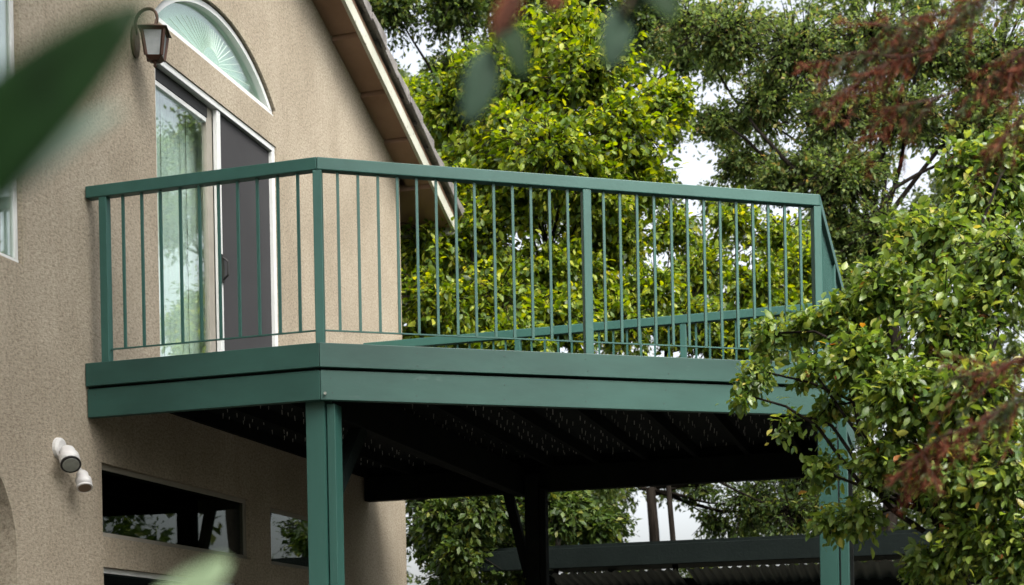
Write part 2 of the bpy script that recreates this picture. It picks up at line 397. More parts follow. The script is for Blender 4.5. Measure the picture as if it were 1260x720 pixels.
# rooms seen dimly through the panes
MB().box((-3.0, DOOR_Y0 - 0.5, 3.42), (-2.9, 4.8, 6.5)).build('inner_wall', M['room'], house)
MB().box((-2.9, -0.4, 3.36), (-0.222, 4.8, 3.42)).build('upper_floor', M['room'], house)
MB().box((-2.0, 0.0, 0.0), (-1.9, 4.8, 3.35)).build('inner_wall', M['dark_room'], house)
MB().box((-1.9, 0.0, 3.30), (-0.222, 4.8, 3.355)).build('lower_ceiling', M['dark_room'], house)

# --- sliding door (inset 5 cm)
FX = -0.055
door = link('sliding_door', MB().box((FX - 0.10, DOOR_Y0 + 0.002, DOOR_Z0 + 0.004), (FX - 0.06, DOOR_Y1 - 0.002, DOOR_Z0 + 0.05)).mesh('threshold', M['white']), house)
fr = MB()
fr.box((FX - 0.06, DOOR_Y0 + 0.002, DOOR_Z1 - 0.045), (FX + 0.045, DOOR_Y1 - 0.002, DOOR_Z1 - 0.002))
fr.box((FX - 0.06, DOOR_Y0 + 0.002, DOOR_Z0 + 0.052), (FX + 0.03, DOOR_Y0 + 0.05, DOOR_Z1 - 0.047))
fr.box((FX - 0.06, DOOR_Y1 - 0.05, DOOR_Z0 + 0.052), (FX + 0.045, DOOR_Y1 - 0.002, DOOR_Z1 - 0.047))
fr.box((FX - 0.06, DOOR_Y0 + 0.052, DOOR_Z0 + 0.052), (FX + 0.03, DOOR_Y1 - 0.052, DOOR_Z0 + 0.085))
fr.build('frame', M['white'], door, bevel=0.003)
MB().box((FX - 0.05, DOOR_Y0 + 0.052, DOOR_Z1 - 0.13), (FX + 0.0, 1.66, DOOR_Z1 - 0.049)).build('track', M['track'], door)
MB().box((FX - 0.045, 1.655, DOOR_Z0 + 0.087), (FX - 0.004, 1.735, DOOR_Z1 - 0.049)).build('stile', M['dull_white'], door, bevel=0.003)
ms = MB(); ms.box((FX + 0.0, 1.738, DOOR_Z0 + 0.087), (FX + 0.035, 1.79, DOOR_Z1 - 0.049))
ms.build('mullion', M['white'], door, bevel=0.003)
sash = MB(); sash.box((FX - 0.04, DOOR_Y0 + 0.052, DOOR_Z1 - 0.165), (FX - 0.005, 1.653, DOOR_Z1 - 0.132)); sash.box((FX - 0.04, DOOR_Y0 + 0.052, DOOR_Z0 + 0.087), (FX - 0.005, 1.653, DOOR_Z0 + 0.16))
sash.box((FX - 0.04, DOOR_Y0 + 0.052, DOOR_Z0 + 0.162), (FX - 0.005, DOOR_Y0 + 0.10, DOOR_Z1 - 0.167))
sash.build('sash', M['white'], door, bevel=0.002)
MB().box((FX - 0.03, DOOR_Y0 + 0.09, DOOR_Z0 + 0.15), (FX - 0.024, 1.656, DOOR_Z1 - 0.15)).build('pane', M['glass'], door)
MB().box((FX - 0.03, 1.737, DOOR_Z0 + 0.087), (FX - 0.024, DOOR_Y1 - 0.052, DOOR_Z1 - 0.049)).build('pane', M['glass'], door)
MB().box((FX + 0.012, 1.792, DOOR_Z0 + 0.087), (FX + 0.016, DOOR_Y1 - 0.052, DOOR_Z1 - 0.049)).build('insect_screen', M['screen'], door)
hd = MB(); hd.box((FX + 0.036, 1.75, 4.42), (FX + 0.048, 1.785, 4.62)); hd.tube([(FX + 0.045, 1.768, 4.44), (FX + 0.085, 1.768, 4.47), (FX + 0.085, 1.768, 4.57), (FX + 0.045, 1.768, 4.60)], 0.008, 6)
hd.build('handle', M['black'], door)

# --- vertical blind hanging behind the glass
vb = empty('vertical_blind', (-0.20, 1.2, 5.6), 'pale green vertical slat blind hanging behind the sliding door glass', 'blind')
MB().box((-0.23, 0.86, 5.60), (-0.17, 2.62, 5.66)).build('head_rail', M['white'], vb)
sl = MB()
n = 8
pr = [(-0.055 + 0.11 * k / n, 0.010 * math.sin(math.pi * k / n)) for k in range(n + 1)]
for (a, b) in pr: sl.v.append((b, a, 0)); sl.v.append((b, a, 2.06))
sl.f = [(2*k, 2*k+2, 2*k+3, 2*k+1) for k in range(n)]
sl_me = sl.mesh('slat', M['blind'], smooth=True)
for k in range(20):
    o = bpy.data.objects.new('slat', sl_me); col.objects.link(o); o.parent = vb
    o.location = (0, 0.86 + k * 0.088 - 1.2, 3.535 - 5.6); o.rotation_euler = (0, 0, R(5 + 4 * math.sin(k * 1.7)))

# --- eyebrow window
aw = link('arched_window', MB().prism_x([(AC - AW + 0.03, AZ0 + 0.002), (AC + AW - 0.03, AZ0 + 0.002), (AC + AW - 0.03, AZ0 + 0.012), (AC - AW + 0.03, AZ0 + 0.012)], FX - 0.055, FX + 0.05).mesh('sill', M['white']), house)
def ring(outer, inner, x0, x1):
    b = MB(); n = len(outer)
    for x in (x0, x1):
        for p in outer: b.v.append((x, p[0], p[1]))
        for p in inner: b.v.append((x, p[0], p[1]))
    for k in range(n):
        j = (k + 1) % n
        b.f += [(k, j, n + j, n + k), (2*n + k, 3*n + k, 3*n + j, 2*n + j), (k, 2*n + k, 2*n + j, j), (n + k, n + j, 3*n + j, 3*n + k)]
    return b
ring(arch_pts(0.014), arch_pts(0.052), FX - 0.05, FX + 0.03).build('frame', M['white'], aw)
MB().prism_x(arch_pts(0.05), FX - 0.02, FX - 0.014).build('pane', M['glass_arch'], aw)
for k in range(23):
    a = R(8 + 164 * k / 22); c = Vector((FX - 0.0115, AC, AZ0 + 0.06))
    dy, dz = math.cos(a), math.sin(a)
    zc = AZ0 + AST + AH - AR; r = AR - 0.14
    # clip each ray short of the arch
    t = 0.12
    while t < 0.62 and math.hypot(c.y + dy * t - AC, c.z + dz * t - zc) < r and abs(dy * t) < AW - 0.16: t += 0.01
    if t > 0.2:
        MB().bar(c + Vector((0, dy, dz)) * 0.12, c + Vector((0, dy, dz)) * t, 0.003, 0.0028, up=(0, -dz, dy)).build('etched_ray', M['etch'], aw)
MB().prism_x(arch_pts(0.02), -0.125, -0.12).build('window_film', M['blind'], aw)

# --- ordinary windows
def window(y0, y1, z0, z1, mat, glass, mull=None):
    w = link('window', MB().box((-0.12, y0 + 0.002, z0 + 0.002), (-0.03, y1 - 0.002, z0 + 0.03)).mesh('sill', mat), house)
    f = MB()
    f.box((-0.12, y0 + 0.002, z1 - 0.034), (-0.032, y1 - 0.002, z1 - 0.002))
    f.box((-0.12, y0 + 0.002, z0 + 0.032), (-0.032, y0 + 0.034, z1 - 0.036)); f.box((-0.12, y1 - 0.034, z0 + 0.032), (-0.032, y1 - 0.002, z1 - 0.036))
    if mull: f.box((-0.115, mull - 0.02, z0 + 0.032), (-0.038, mull + 0.02, z1 - 0.036))
    f.build('frame', mat, w, bevel=0.002)
    MB().box((-0.047, y0 + 0.03, z0 + 0.028), (-0.042, y1 - 0.03, z1 - 0.03)).build('pane', glass, w)
    return w
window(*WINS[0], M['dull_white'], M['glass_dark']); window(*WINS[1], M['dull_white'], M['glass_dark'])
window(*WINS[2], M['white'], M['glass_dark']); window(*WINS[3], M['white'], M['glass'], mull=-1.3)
cu = MB(); 
for k in range(40): cu.v += [(-0.32 + 0.03 * math.sin(k * 0.9), -2.0 + k * 0.036, 3.88), (-0.32 + 0.03 * math.sin(k * 0.9), -2.0 + k * 0.036, 5.65)]
cu.f = [(2*k, 2*k+2, 2*k+3, 2*k+1) for k in range(39)]
tag(cu.build('curtain', M['blind'], smooth=True), 'pale pleated curtain inside the tall white-framed window at far left', 'curtain')

# --- roof: soffit panels, barge board, tile courses
OH, EAVE = 0.25, 6.18
k = 0; y = EAVE
ys = [6.18, 5.57, 4.967, 4.41, 3.79, 3.17, 2.55, 1.93, 1.31, 0.69, 0.02]
for a, b in zip(ys[1:], ys[:-1]):
    # each panel's upper edge drops a little below its neighbour, which shows as a shadow line
    def zz(q, drop): return roofz(q) - drop
    lo, hi = a + 0.012, b - 0.012
    sp = MB(); x0 = 0.001 if b <= WALL_END + .2 and a < WALL_END - 0.3 else -0.9
    sp.prism_x([(lo, zz(lo, 0.030)), (hi, zz(hi, 0.002)), (hi, zz(hi, -0.035)), (lo, zz(lo, -0.03))], x0, OH - 0.012)
    sp.build('soffit_panel', M['soffit'], house)
dk = MB(); dk.prism_x([(0.0, roofz(0) + 0.12), (EAVE, roofz(EAVE) + 0.12), (EAVE, roofz(EAVE) + 0.17), (0.0, roofz(0) + 0.17)], -7.4, OH + 0.015)
roof = dk.build('roof', M['soffit'], house)
MB().prism_x([(-6.6, roofz(-6.6) + 0.12), (-0.004, roofz(-0.004) + 0.12), (-0.004, roofz(-0.004) + 0.21), (-6.6, roofz(-6.6) + 0.21)], -7.4, OH + 0.02).build('roof_slope', M['tile'], roof)
# barge boards
MB().prism_x([(0.02, roofz(0.02) - 0.025), (EAVE + 0.02, roofz(EAVE + 0.02) - 0.025), (EAVE + 0.02, roofz(EAVE + 0.02) + 0.105), (0.02, roofz(0.02) + 0.105)], OH - 0.010, OH + 0.024).build('barge_board', M['barge'], house, bevel=0.004)
MB().prism_x([(-6.6, roofz(-6.6) - 0.025), (-0.02, roofz(-0.02) - 0.025), (-0.02, roofz(-0.02) + 0.105), (-6.6, roofz(-6.6) + 0.105)], OH - 0.010, OH + 0.024).build('barge_board', M['barge'], house, bevel=0.004)
# eave board along the low edge
MB().box((-7.4, EAVE + 0.022, roofz(EAVE) - 0.06), (OH + 0.02, EAVE + 0.05, roofz(EAVE) + 0.11)).build('eave_board', M['barge'], house)
sl2 = math.atan(PITCH)
tl_me = None
rt = random.Random(3)
y = EAVE + 0.16; i = 0
while y > 0.1:
    # one course of flat concrete tiles, thick butt edge down-slope; the rake tile turns down over the verge
    y0 = y - 0.36
    tc_ = MB(); zb = 0.195
    jig = rt.uniform(-0.012, 0.012)
    tc_.prism_x([(y0, roofz(y0) + zb - 0.012), (y, roofz(y) + zb + 0.03), (y, roofz(y) + zb + 0.072), (y0, roofz(y0) + zb + 0.032)], -7.4, OH + 0.05 + jig)
    tc_.build('tile_course', M['tile'], roof, bevel=0.006)
    rk = MB(); 
    rk.prism_x([(y0 + 0.05, roofz(y0 + 0.05) + zb - 0.005), (y + 0.004, roofz(y) + zb - 0.022), (y + 0.004, roofz(y) + zb + 0.105), (y0 + 0.05, roofz(y0 + 0.05) + zb + 0.055)], OH + 0.052 + jig, OH + 0.085 + jig)
    rk.build('rake_tile', M['tile'], roof, bevel=0.006)
    y -= 0.305; i += 1

# ------------------------------------------------------------------ wall lantern
LX, LY, LZ = 0.17, 0.56, 5.60
lan = empty('wall_lantern', (0.0, 0.62, 5.6), 'bronze carriage lantern with scroll arm on the wall beside the sliding door', 'wall lamp')
bp = MB(); bp.tube([(0.002, 0.60, 5.66), (0.014, 0.60, 5.66), (0.022, 0.60, 5.66)], [0.05, 0.05, 0.032], 14)
bp.v = [(x, y, 5.66 + (z - 5.66) * 2.1) for (x, y, z) in bp.v]
bp.build('back_plate', M['bronze'], lan)
arm = MB()
pts = []
for k in range(22):
    t = k / 21; a = R(200 - 330 * t); r = 0.085 - 0.055 * max(0, t - 0.45) / 0.55
    pts.append((0.105 + r * math.cos(a), 0.585, 5.765 + r * math.sin(a)))
arm.tube([(0.015, 0.595, 5.70), (0.02, 0.59, 5.73)] + pts, 0.0105, 6)
arm.tube([(0.17, 0.58, 5.77), (0.172, 0.57, 5.74), (LX, LY, 5.715)], 0.007, 6)
arm.build('scroll_arm', M['bronze'], lan, smooth=True)
def frustum(cx, cy, z0, w0, z1, w1, rot=R(20)):
    b = MB(); i = 0
    for z, w in ((z0, w0), (z1, w1)):
        for sx, sy in ((-1,-1),(1,-1),(1,1),(-1,1)):
            x, y = sx * w, sy * w
            b.v.append((cx + x * math.cos(rot) - y * math.sin(rot), cy + x * math.sin(rot) + y * math.cos(rot), z))
    b.f = [(3,2,1,0),(4,5,6,7)] + [(k, (k+1)%4, 4+(k+1)%4, 4+k) for k in range(4)]
    return b
frustum(LX, LY, 5.685, 0.092, 5.722, 0.03).build('lantern_roof', M['bronze'], lan)
frustum(LX, LY, 5.671, 0.072, 5.684, 0.079).build('cornice', M['bronze'], lan)
body = frustum(LX, LY, 5.52, 0.046, 5.670, 0.066).build('glass_panel', M['lamp_glass'], lan)
cg = MB()
for k in range(4):
    a = R(20) + R(45) + R(90) * k
    cg.bar((LX + 0.048 * 1.414 * math.cos(a), LY + 0.048 * 1.414 * math.sin(a), 5.518), (LX + 0.068 * 1.414 * math.cos(a), LY + 0.068 * 1.414 * math.sin(a), 5.672), 0.017, 0.017)
cg.build('lantern_frame', M['bronze'], lan)
frustum(LX, LY, 5.495, 0.03, 5.519, 0.052).build('lantern_base', M['bronze'], lan)
MB().tube([(LX, LY, 5.455), (LX, LY, 5.465), (LX, LY, 5.480), (LX, LY, 5.495)], [0.003, 0.012, 0.008, 0.022], 10).build('finial', M['bronze'], lan, smooth=True)

# ------------------------------------------------------------------ twin security floodlight
sec = empty('security_light', (0.0, -0.32, 2.92), 'white twin-head security floodlight on the stucco wall below the balcony', 'floodlight')
MB().tube([(0.001, -0.32, 2.925), (0.02, -0.32, 2.925), (0.03, -0.32, 2.925)], [0.062, 0.06, 0.045], 20).build('wall_plate', M['light_plastic'], sec, smooth=False)
def head(name, p, d, L, r0, r1, lens=True):
    p = Vector(p); d = Vector(d).normalized()
    h = MB(); h.tube([p, p + d * L * 0.12, p + d * L * 0.42, p + d * L * 0.5, p + d * L], [r0 * 0.75, r0, r0, r1, r1], 20)
    o = h.build(name, M['light_plastic'], sec, smooth=True)
    MB().tube([p + d * (L + 0.0005), p + d * (L + 0.012)], [r1 * 1.01, r1 * 1.01], 20).build('rim', M['black'] if lens else M['light_plastic'], o)
    MB().tube([p + d * (L + 0.0125), p + d * (L + 0.0145)], [r1 * 0.82, r1 * 0.8], 20).build('lens', M['lens'] if lens else M['reflector'], o)
    return o
MB().tube([(0.03, -0.32, 2.925), (0.06, -0.325, 2.915), (0.075, -0.33, 2.905)], 0.014, 8).build('swivel', M['light_plastic'], sec, smooth=True)
head('lamp_head', (0.055, -0.315, 2.915), (0.42, -0.42, -0.62), 0.13, 0.044, 0.058)
MB().tube([(0.03, -0.305, 2.90), (0.07, -0.255, 2.84), (0.088, -0.215, 2.79)], 0.013, 8).build('swivel', M['light_plastic'], sec, smooth=True)
head('lamp_head', (0.085, -0.215, 2.795), (0.35, -0.30, -0.85), 0.10, 0.034, 0.046, lens=False)

# ------------------------------------------------------------------ balcony
DZ = 3.474
A, B, Cc, D, Eb = (0.0, 0.0), (1.513, 0.0), (4.209, 1.642), (4.209, 4.418), (0.0, 4.418)
POLY = [A, B, Cc, D, Eb]
bal = empty('balcony', (2.0, 2.2, 0), 'teal green painted raised balcony with metal baluster railing on the house wall', 'balcony')
def off_poly(d):
    """offset the open edges (not the wall side) by d inwards (negative = outwards)"""
    out = []
    P = [Vector((*p, 0)) for p in POLY]
    segs = [(P[0], P[1]), (P[1], P[2]), (P[2], P[3]), (P[3], P[4])]
    lines = []
    for a, b in segs:
        t = (b - a).normalized(); nrm = Vector((-t.y, t.x, 0)); lines.append((a + nrm * d, t))
    def inter(l1, l2):
        (p, r), (q, s) = l1, l2
        cr = r.x * s.y - r.y * s.x; w = q - p
        return p + r * ((w.x * s.y - w.y * s.x) / cr)
    pts = [Vector((0, lines[0][0].y, 0))]
    for k in range(3): pts.append(inter(lines[k], lines[k + 1]))
    pts.append(Vector((0, lines[3][0].y, 0)))
    return pts
def strip(name, d0, d1, z0, z1, mat, parent, bevel=0.0, x0=0.004):
    o = off_poly(d0); i = off_poly(d1)
    o[0].x = i[0].x = o[4].x = i[4].x = x0
    for k in range(4):
        g = 0.0012
        t = (o[k+1] - o[k]).normalized() * g
        q = [o[k] + t, o[k+1] - t, i[k+1] - t, i[k] + t]
        b = MB(); b.prism([(p.x, p.y) for p in q], z0, z1); b.build(name, mat, parent, bevel=bevel)
strip('rim_board', -0.035, 0.004, DZ - 0.138, DZ, M['paint_wood'], bal, 0.003)
strip('shadow_gap_strip', -0.004, 0.005, DZ - 0.152, DZ - 0.1385, M['joist'], bal)  # dark strip puts the shadow between the two boards into colour
strip('shade_liner', 0.0275, 0.062, DZ - 0.30, DZ - 0.046, M['joist'], bal)  # near-black liner added so the fascia's inner side looks shaded
strip('fascia_board', -0.018, 0.026, DZ - 0.322, DZ - 0.1525, M['paint_wood'], bal, 0.003)
sh_ = MB(); rs2 = random.Random(17)
fo, fu = off_poly(-0.0182), off_poly(-0.0352)
for (ring_, zz_) in ((fo, (DZ - 0.195, DZ - 0.288)), (fu, (DZ - 0.035, DZ - 0.105))):
    for k in range(4):
        a_, b_ = ring_[k], ring_[k + 1]; L_ = (b_ - a_).length; t_ = (b_ - a_) / L_; n_ = Vector((t_.y, -t_.x, 0))
        m_ = max(2, int(L_ / 0.41))
        for q in range(m_):
            for z_ in zz_:
                c_ = a_ + t_ * (0.06 + (L_ - 0.12) * q / (m_ - 1) + rs2.uniform(-0.012, 0.012)); z1_ = z_ + rs2.uniform(-0.008, 0.008)
                sh_.tube([(c_.x, c_.y, z1_), (c_.x + n_.x * 0.0015, c_.y + n_.y * 0.0015, z1_)], 0.0042, 6)
tag(sh_.build('screw_heads', M['screw_head'], bal), kind='stuff')
# bolt at the mitre
MB().tube([(1.545, -0.012 , 3.185), (1.55, -0.026, 3.185)], 0.009, 8).build('bolt', M['lens'], bal)

def clip_strip(poly, y0, y1):
    def clip(P, f):
        out = []
        for k in range(len(P)):
            a, b = P[k], P[(k + 1) % len(P)]; fa, fb = f(a), f(b)
            if fa >= 0: out.append(a)
            if fa * fb < 0:
                t = fa / (fa - fb); out.append((a[0] + (b[0] - a[0]) * t, a[1] + (b[1] - a[1]) * t))
        return out
    return clip(clip(poly, lambda p: p[1] - y0), lambda p: y1 - p[1])
inner = [(p.x, p.y) for p in off_poly(0.008)]; inner[0] = (0.006, inner[0][1]); inner[4] = (0.006, inner[4][1])
y = 0.01
while y < 4.40:
    q = clip_strip(inner, y, y + 0.138)
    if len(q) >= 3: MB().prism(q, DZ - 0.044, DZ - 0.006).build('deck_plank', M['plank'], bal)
    y += 0.1405
# joists along Y under the planks, hung between beams
inner2 = [(p.x, p.y) for p in off_poly(0.064)]
for x in np.arange(0.03, 4.15, 0.42):
    ys_ = []
    for k in range(5):
        a, b = inner2[k], inner2[(k + 1) % 5]
        if (a[0] - x) * (b[0] - x) < 0: ys_.append(a[1] + (b[1] - a[1]) * (x - a[0]) / (b[0] - a[0]))
    if len(ys_) == 2:
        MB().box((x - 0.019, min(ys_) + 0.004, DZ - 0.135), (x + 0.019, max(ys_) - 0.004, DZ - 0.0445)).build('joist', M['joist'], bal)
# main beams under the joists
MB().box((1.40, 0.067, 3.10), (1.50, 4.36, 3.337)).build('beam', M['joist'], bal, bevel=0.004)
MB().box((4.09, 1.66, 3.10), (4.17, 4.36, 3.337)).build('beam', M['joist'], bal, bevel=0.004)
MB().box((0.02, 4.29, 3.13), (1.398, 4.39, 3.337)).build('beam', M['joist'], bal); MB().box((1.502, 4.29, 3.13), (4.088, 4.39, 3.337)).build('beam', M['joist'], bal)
# deck screws whose points come through the boards
sc = MB()
rs = random.Random(9)
for x in np.arange(0.10, 4.15, 0.105):
    for y in np.arange(0.12, 4.3, 0.1405):
        xx, yy = x + rs.uniform(-0.02, 0.02), y + rs.uniform(-0.02, 0.02)
        if xx > 1.5 and yy < 0.05 + (xx - 1.5) * 0.609 + 0.08: continue
        if abs((xx - 0.03) % 0.42) < 0.03 or abs((xx - 0.03) % 0.42) > 0.39 or rs.random() < 0.12: continue
        l = rs.uniform(0.018, 0.040)
        sc.tube([(xx, yy, DZ - 0.043), (xx + rs.uniform(-.004, .004), yy, DZ - 0.043 - l)], [0.0040, 0.0026], 3)
tag(sc.build('screw_points', M['screw'], bal), kind='stuff')

# posts
def post(x0, y0, parts=True, mat='paint_post'):
    p = link('support_post', MB().box((x0, y0, 0.03), (x0 + 0.118, y0 + 0.118, 3.268)).mesh('support_post', M[mat]), bal)
    bm = bmesh.new(); bm.from_mesh(p.data); bmesh.ops.bevel(bm, geom=bm.edges[:], offset=0.004, segments=2, affect='EDGES'); bm.to_mesh(p.data); bm.free()
    MB().box((x0 + 0.128, y0 + 0.012, 0.03), (x0 + 0.178, y0 + 0.112, 3.14)).build('side_board', M[mat], p, bevel=0.003)
    return p
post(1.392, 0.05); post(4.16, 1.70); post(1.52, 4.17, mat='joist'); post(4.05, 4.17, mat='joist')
MB().bar((1.45, 0.16, 2.52), (1.45, 0.72, 3.11), 0.08, 0.09).build('knee_brace', M['cover_wood'], bal)
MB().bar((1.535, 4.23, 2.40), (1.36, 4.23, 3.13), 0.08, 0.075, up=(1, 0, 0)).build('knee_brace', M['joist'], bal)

# --- railing
RT, RB = 1.55 + 2.994, 1.55 + 2.922
rail = link('railing', None, bal)
rail.location = (0, 0, 0)
inn = 0.0
off = 0.03
RP = off_poly(off); RP[0].x = 0.012; RP[4].x = 0.012
ro, ri = off_poly(0.0), off_poly(0.062)
ro[0].x = ri[0].x = 0.004; ro[4].x = ri[4].x = 0.004
for k in range(4):
    t = (ro[k+1] - ro[k]).normalized() * 0.0008
    q = [ro[k] + t, ro[k+1] - t, ri[k+1] - t, ri[k] + t]
    MB().prism([(p.x, p.y) for p in q], RB, RT).build('top_rail', M['paint'], rail, bevel=0.005)
BZ = DZ + 0.085
def zrot(v): return math.atan2(v.y, v.x)
def post_at(p, ang, w=0.052):
    o = link('rail_post', post_me, rail); o.matrix_parent_inverse = Matrix(); o.parent = rail
    return o
pm = MB().box((-0.026, -0.026, DZ - 0.004), (0.026, 0.026, RB - 0.0008)).mesh('rail_post', M['paint'], bevel=0.004)
bmh = MB().box((-0.0075, -0.0075, BZ + 0.004), (0.0075, 0.0075, RB - 0.0008)).mesh('baluster', M['paint'])
rail_origin = abs_loc(rail)
rb = random.Random(4)
def put(name, me, p, ang, tilt=0.0):
    o = bpy.data.objects.new(name, me); col.objects.link(o); o.parent = rail
    o.location = Vector((p.x, p.y, 0)) - rail_origin
    o.rotation_euler = (0, 0, ang)
    return o
def bay(p, q, n, first=True):
    """posts are placed by the caller; n evenly spaced balusters between p and q, with a thin bottom bar"""
    d = (q - p); a = zrot(d); t = d.normalized()
    for k in range(1, n + 1):
        put('baluster', bmh, p + d * (k / (n + 1)) + t * rb.uniform(-0.003, 0.003), a + rb.uniform(-0.02, 0.02))
    b = MB(); b.bar((*(p + t * 0.026).xy, BZ), (*(q - t * 0.026).xy, BZ), 0.012, 0.008); b.build('bottom_bar', M['paint'], rail)
seg_ang = [zrot(RP[k+1] - RP[k]) for k in range(4)]
p_wall = RP[0] + Vector((0.105, 0, 0))
put('rail_post', pm, p_wall, seg_ang[0]); bay(p_wall, RP[1], 10)
put('rail_post', pm, RP[1], seg_ang[0] * 0.5 + seg_ang[1] * 0.5)
mid = RP[1].lerp(RP[2], 0.515); bay(RP[1], mid, 13); put('rail_post', pm, mid, seg_ang[1]); bay(mid, RP[2], 13); put('rail_post', pm, RP[2], seg_ang[1])
mid = RP[2].lerp(RP[3], 0.5); bay(RP[2], mid, 11); put('rail_post', pm, mid, seg_ang[2]); bay(mid, RP[3], 11); put('rail_post', pm, RP[3], seg_ang[2])
m1 = RP[3].lerp(RP[4], 0.315); m2 = RP[3].lerp(RP[4], 0.66); e4 = RP[4] + Vector((0.105, 0, 0))
for a, b in ((RP[3], m1), (m1, m2), (m2, e4)):
    bay(a, b, 11); put('rail_post', pm, b, seg_ang[3])

# ------------------------------------------------------------------ dark patio cover beyond the deck
pc = empty('patio_cover', (2.8, 7.5, 0), 'low dark green patio cover with corrugated roof standing beyond the deck posts', 'patio cover')
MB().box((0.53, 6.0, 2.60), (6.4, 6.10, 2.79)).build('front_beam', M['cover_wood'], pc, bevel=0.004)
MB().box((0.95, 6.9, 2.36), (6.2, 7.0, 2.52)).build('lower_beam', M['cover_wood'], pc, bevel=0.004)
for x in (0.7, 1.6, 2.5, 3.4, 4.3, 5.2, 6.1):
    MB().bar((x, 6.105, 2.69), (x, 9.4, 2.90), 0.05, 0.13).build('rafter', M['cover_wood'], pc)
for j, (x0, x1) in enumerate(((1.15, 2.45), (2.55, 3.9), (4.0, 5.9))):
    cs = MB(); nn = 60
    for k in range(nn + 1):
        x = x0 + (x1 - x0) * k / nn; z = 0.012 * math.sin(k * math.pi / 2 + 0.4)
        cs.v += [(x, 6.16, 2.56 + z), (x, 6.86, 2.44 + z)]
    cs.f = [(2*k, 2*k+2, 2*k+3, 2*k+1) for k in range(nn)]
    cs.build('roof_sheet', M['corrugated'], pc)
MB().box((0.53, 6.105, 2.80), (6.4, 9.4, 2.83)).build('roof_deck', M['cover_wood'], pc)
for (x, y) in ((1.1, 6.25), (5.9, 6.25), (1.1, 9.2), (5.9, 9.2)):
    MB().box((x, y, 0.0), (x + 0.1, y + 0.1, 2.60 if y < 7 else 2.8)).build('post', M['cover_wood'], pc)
ub = at(715, 664, 17.5)
bx = empty('utility_box', (ub[0], ub[1], 0), 'small pale blue box on a pole among the trees beyond the deck', 'box')
MB().box((ub[0] - 0.05, ub[1] - 0.05, ub[2] - 0.09), (ub[0] + 0.05, ub[1] + 0.05, ub[2] + 0.09)).build('box_body', M['blue_box'], bx, bevel=0.01)
MB().tube([(ub[0], ub[1], 0), (ub[0], ub[1], ub[2] - 0.091)], 0.03, 8).build('pole', M['bark'], bx)

# ------------------------------------------------------------------ foliage
def leaf_template(kind):
    """leaf lying along +Y, one unit long, folded along the midrib and slightly curled"""
    if kind == 'diamond':
        v = [(0,0,0),(0.26,0.45,0.07),(0,1,-0.06),(-0.26,0.45,0.07),(0,0.5,0.0)]
        f = [(0,1,4),(1,2,4),(0,4,3),(4,2,3)]
    elif kind == 'oval':
        v = [(0,0,0),(0.17,0.2,0.05),(0.27,0.48,0.07),(0.16,0.8,0.02),(0,1,-0.10),(-0.16,0.8,0.02),(-0.27,0.48,0.07),(-0.17,0.2,0.05),(0,0.22,0.0),(0,0.5,0.01),(0,0.8,-0.03)]
        f = [(0,1,8),(1,2,9,8),(2,3,10,9),(3,4,10),(0,8,7),(8,9,6,7),(9,10,5,6),(10,4,5)]
    else:  # needle
        v = [(0.045,0,0),(0.05,0.6,0.01),(0,1,-0.03),(-0.05,0.6,0.01),(-0.045,0,0)]
        f = [(0,1,2,3,4)]
    return np.array(v, float), f
def frames(axis, normal):
    ax = axis / (np.linalg.norm(axis, axis=1, keepdims=True) + 1e-9)
    s = np.cross(ax, normal); s /= (np.linalg.norm(s, axis=1, keepdims=True) + 1e-9)
    nn = np.cross(s, ax)
    return s, ax, nn
def leaf_mesh(name, P, axis, normal, size, kind, mat):
    T, F = leaf_template(kind); s, ax, nn = frames(axis, normal)
    V = P[:, None, :] + size[:, None, None] * (T[None, :, 0:1] * s[:, None, :] + T[None, :, 1:2] * ax[:, None, :] + T[None, :, 2:3] * nn[:, None, :])
    N, K = len(P), len(T); V = V.reshape(-1, 3)
    tot = [len(q) for q in F]; idx = np.concatenate([np.array(q) for q in F])
    loops = (np.arange(N)[:, None] * K + idx[None, :]).reshape(-1)
    totals = np.tile(np.array(tot), N); starts = np.concatenate([[0], np.cumsum(totals)[:-1]])
    me = bpy.data.meshes.new(name)
    me.vertices.add(len(V)); me.vertices.foreach_set('co', V.astype(np.float32).ravel())
    me.loops.add(len(loops)); me.loops.foreach_set('vertex_index', loops.astype(np.int32))
    me.polygons.add(len(totals)); me.polygons.foreach_set('loop_start', starts.astype(np.int32)); me.polygons.foreach_set('loop_total', totals.astype(np.int32))
    me.update(calc_edges=True); me.materials.append(mat)
    return me

def unit(n):
    v = rng.normal(size=(n, 3)); return v / np.linalg.norm(v, axis=1, keepdims=True)

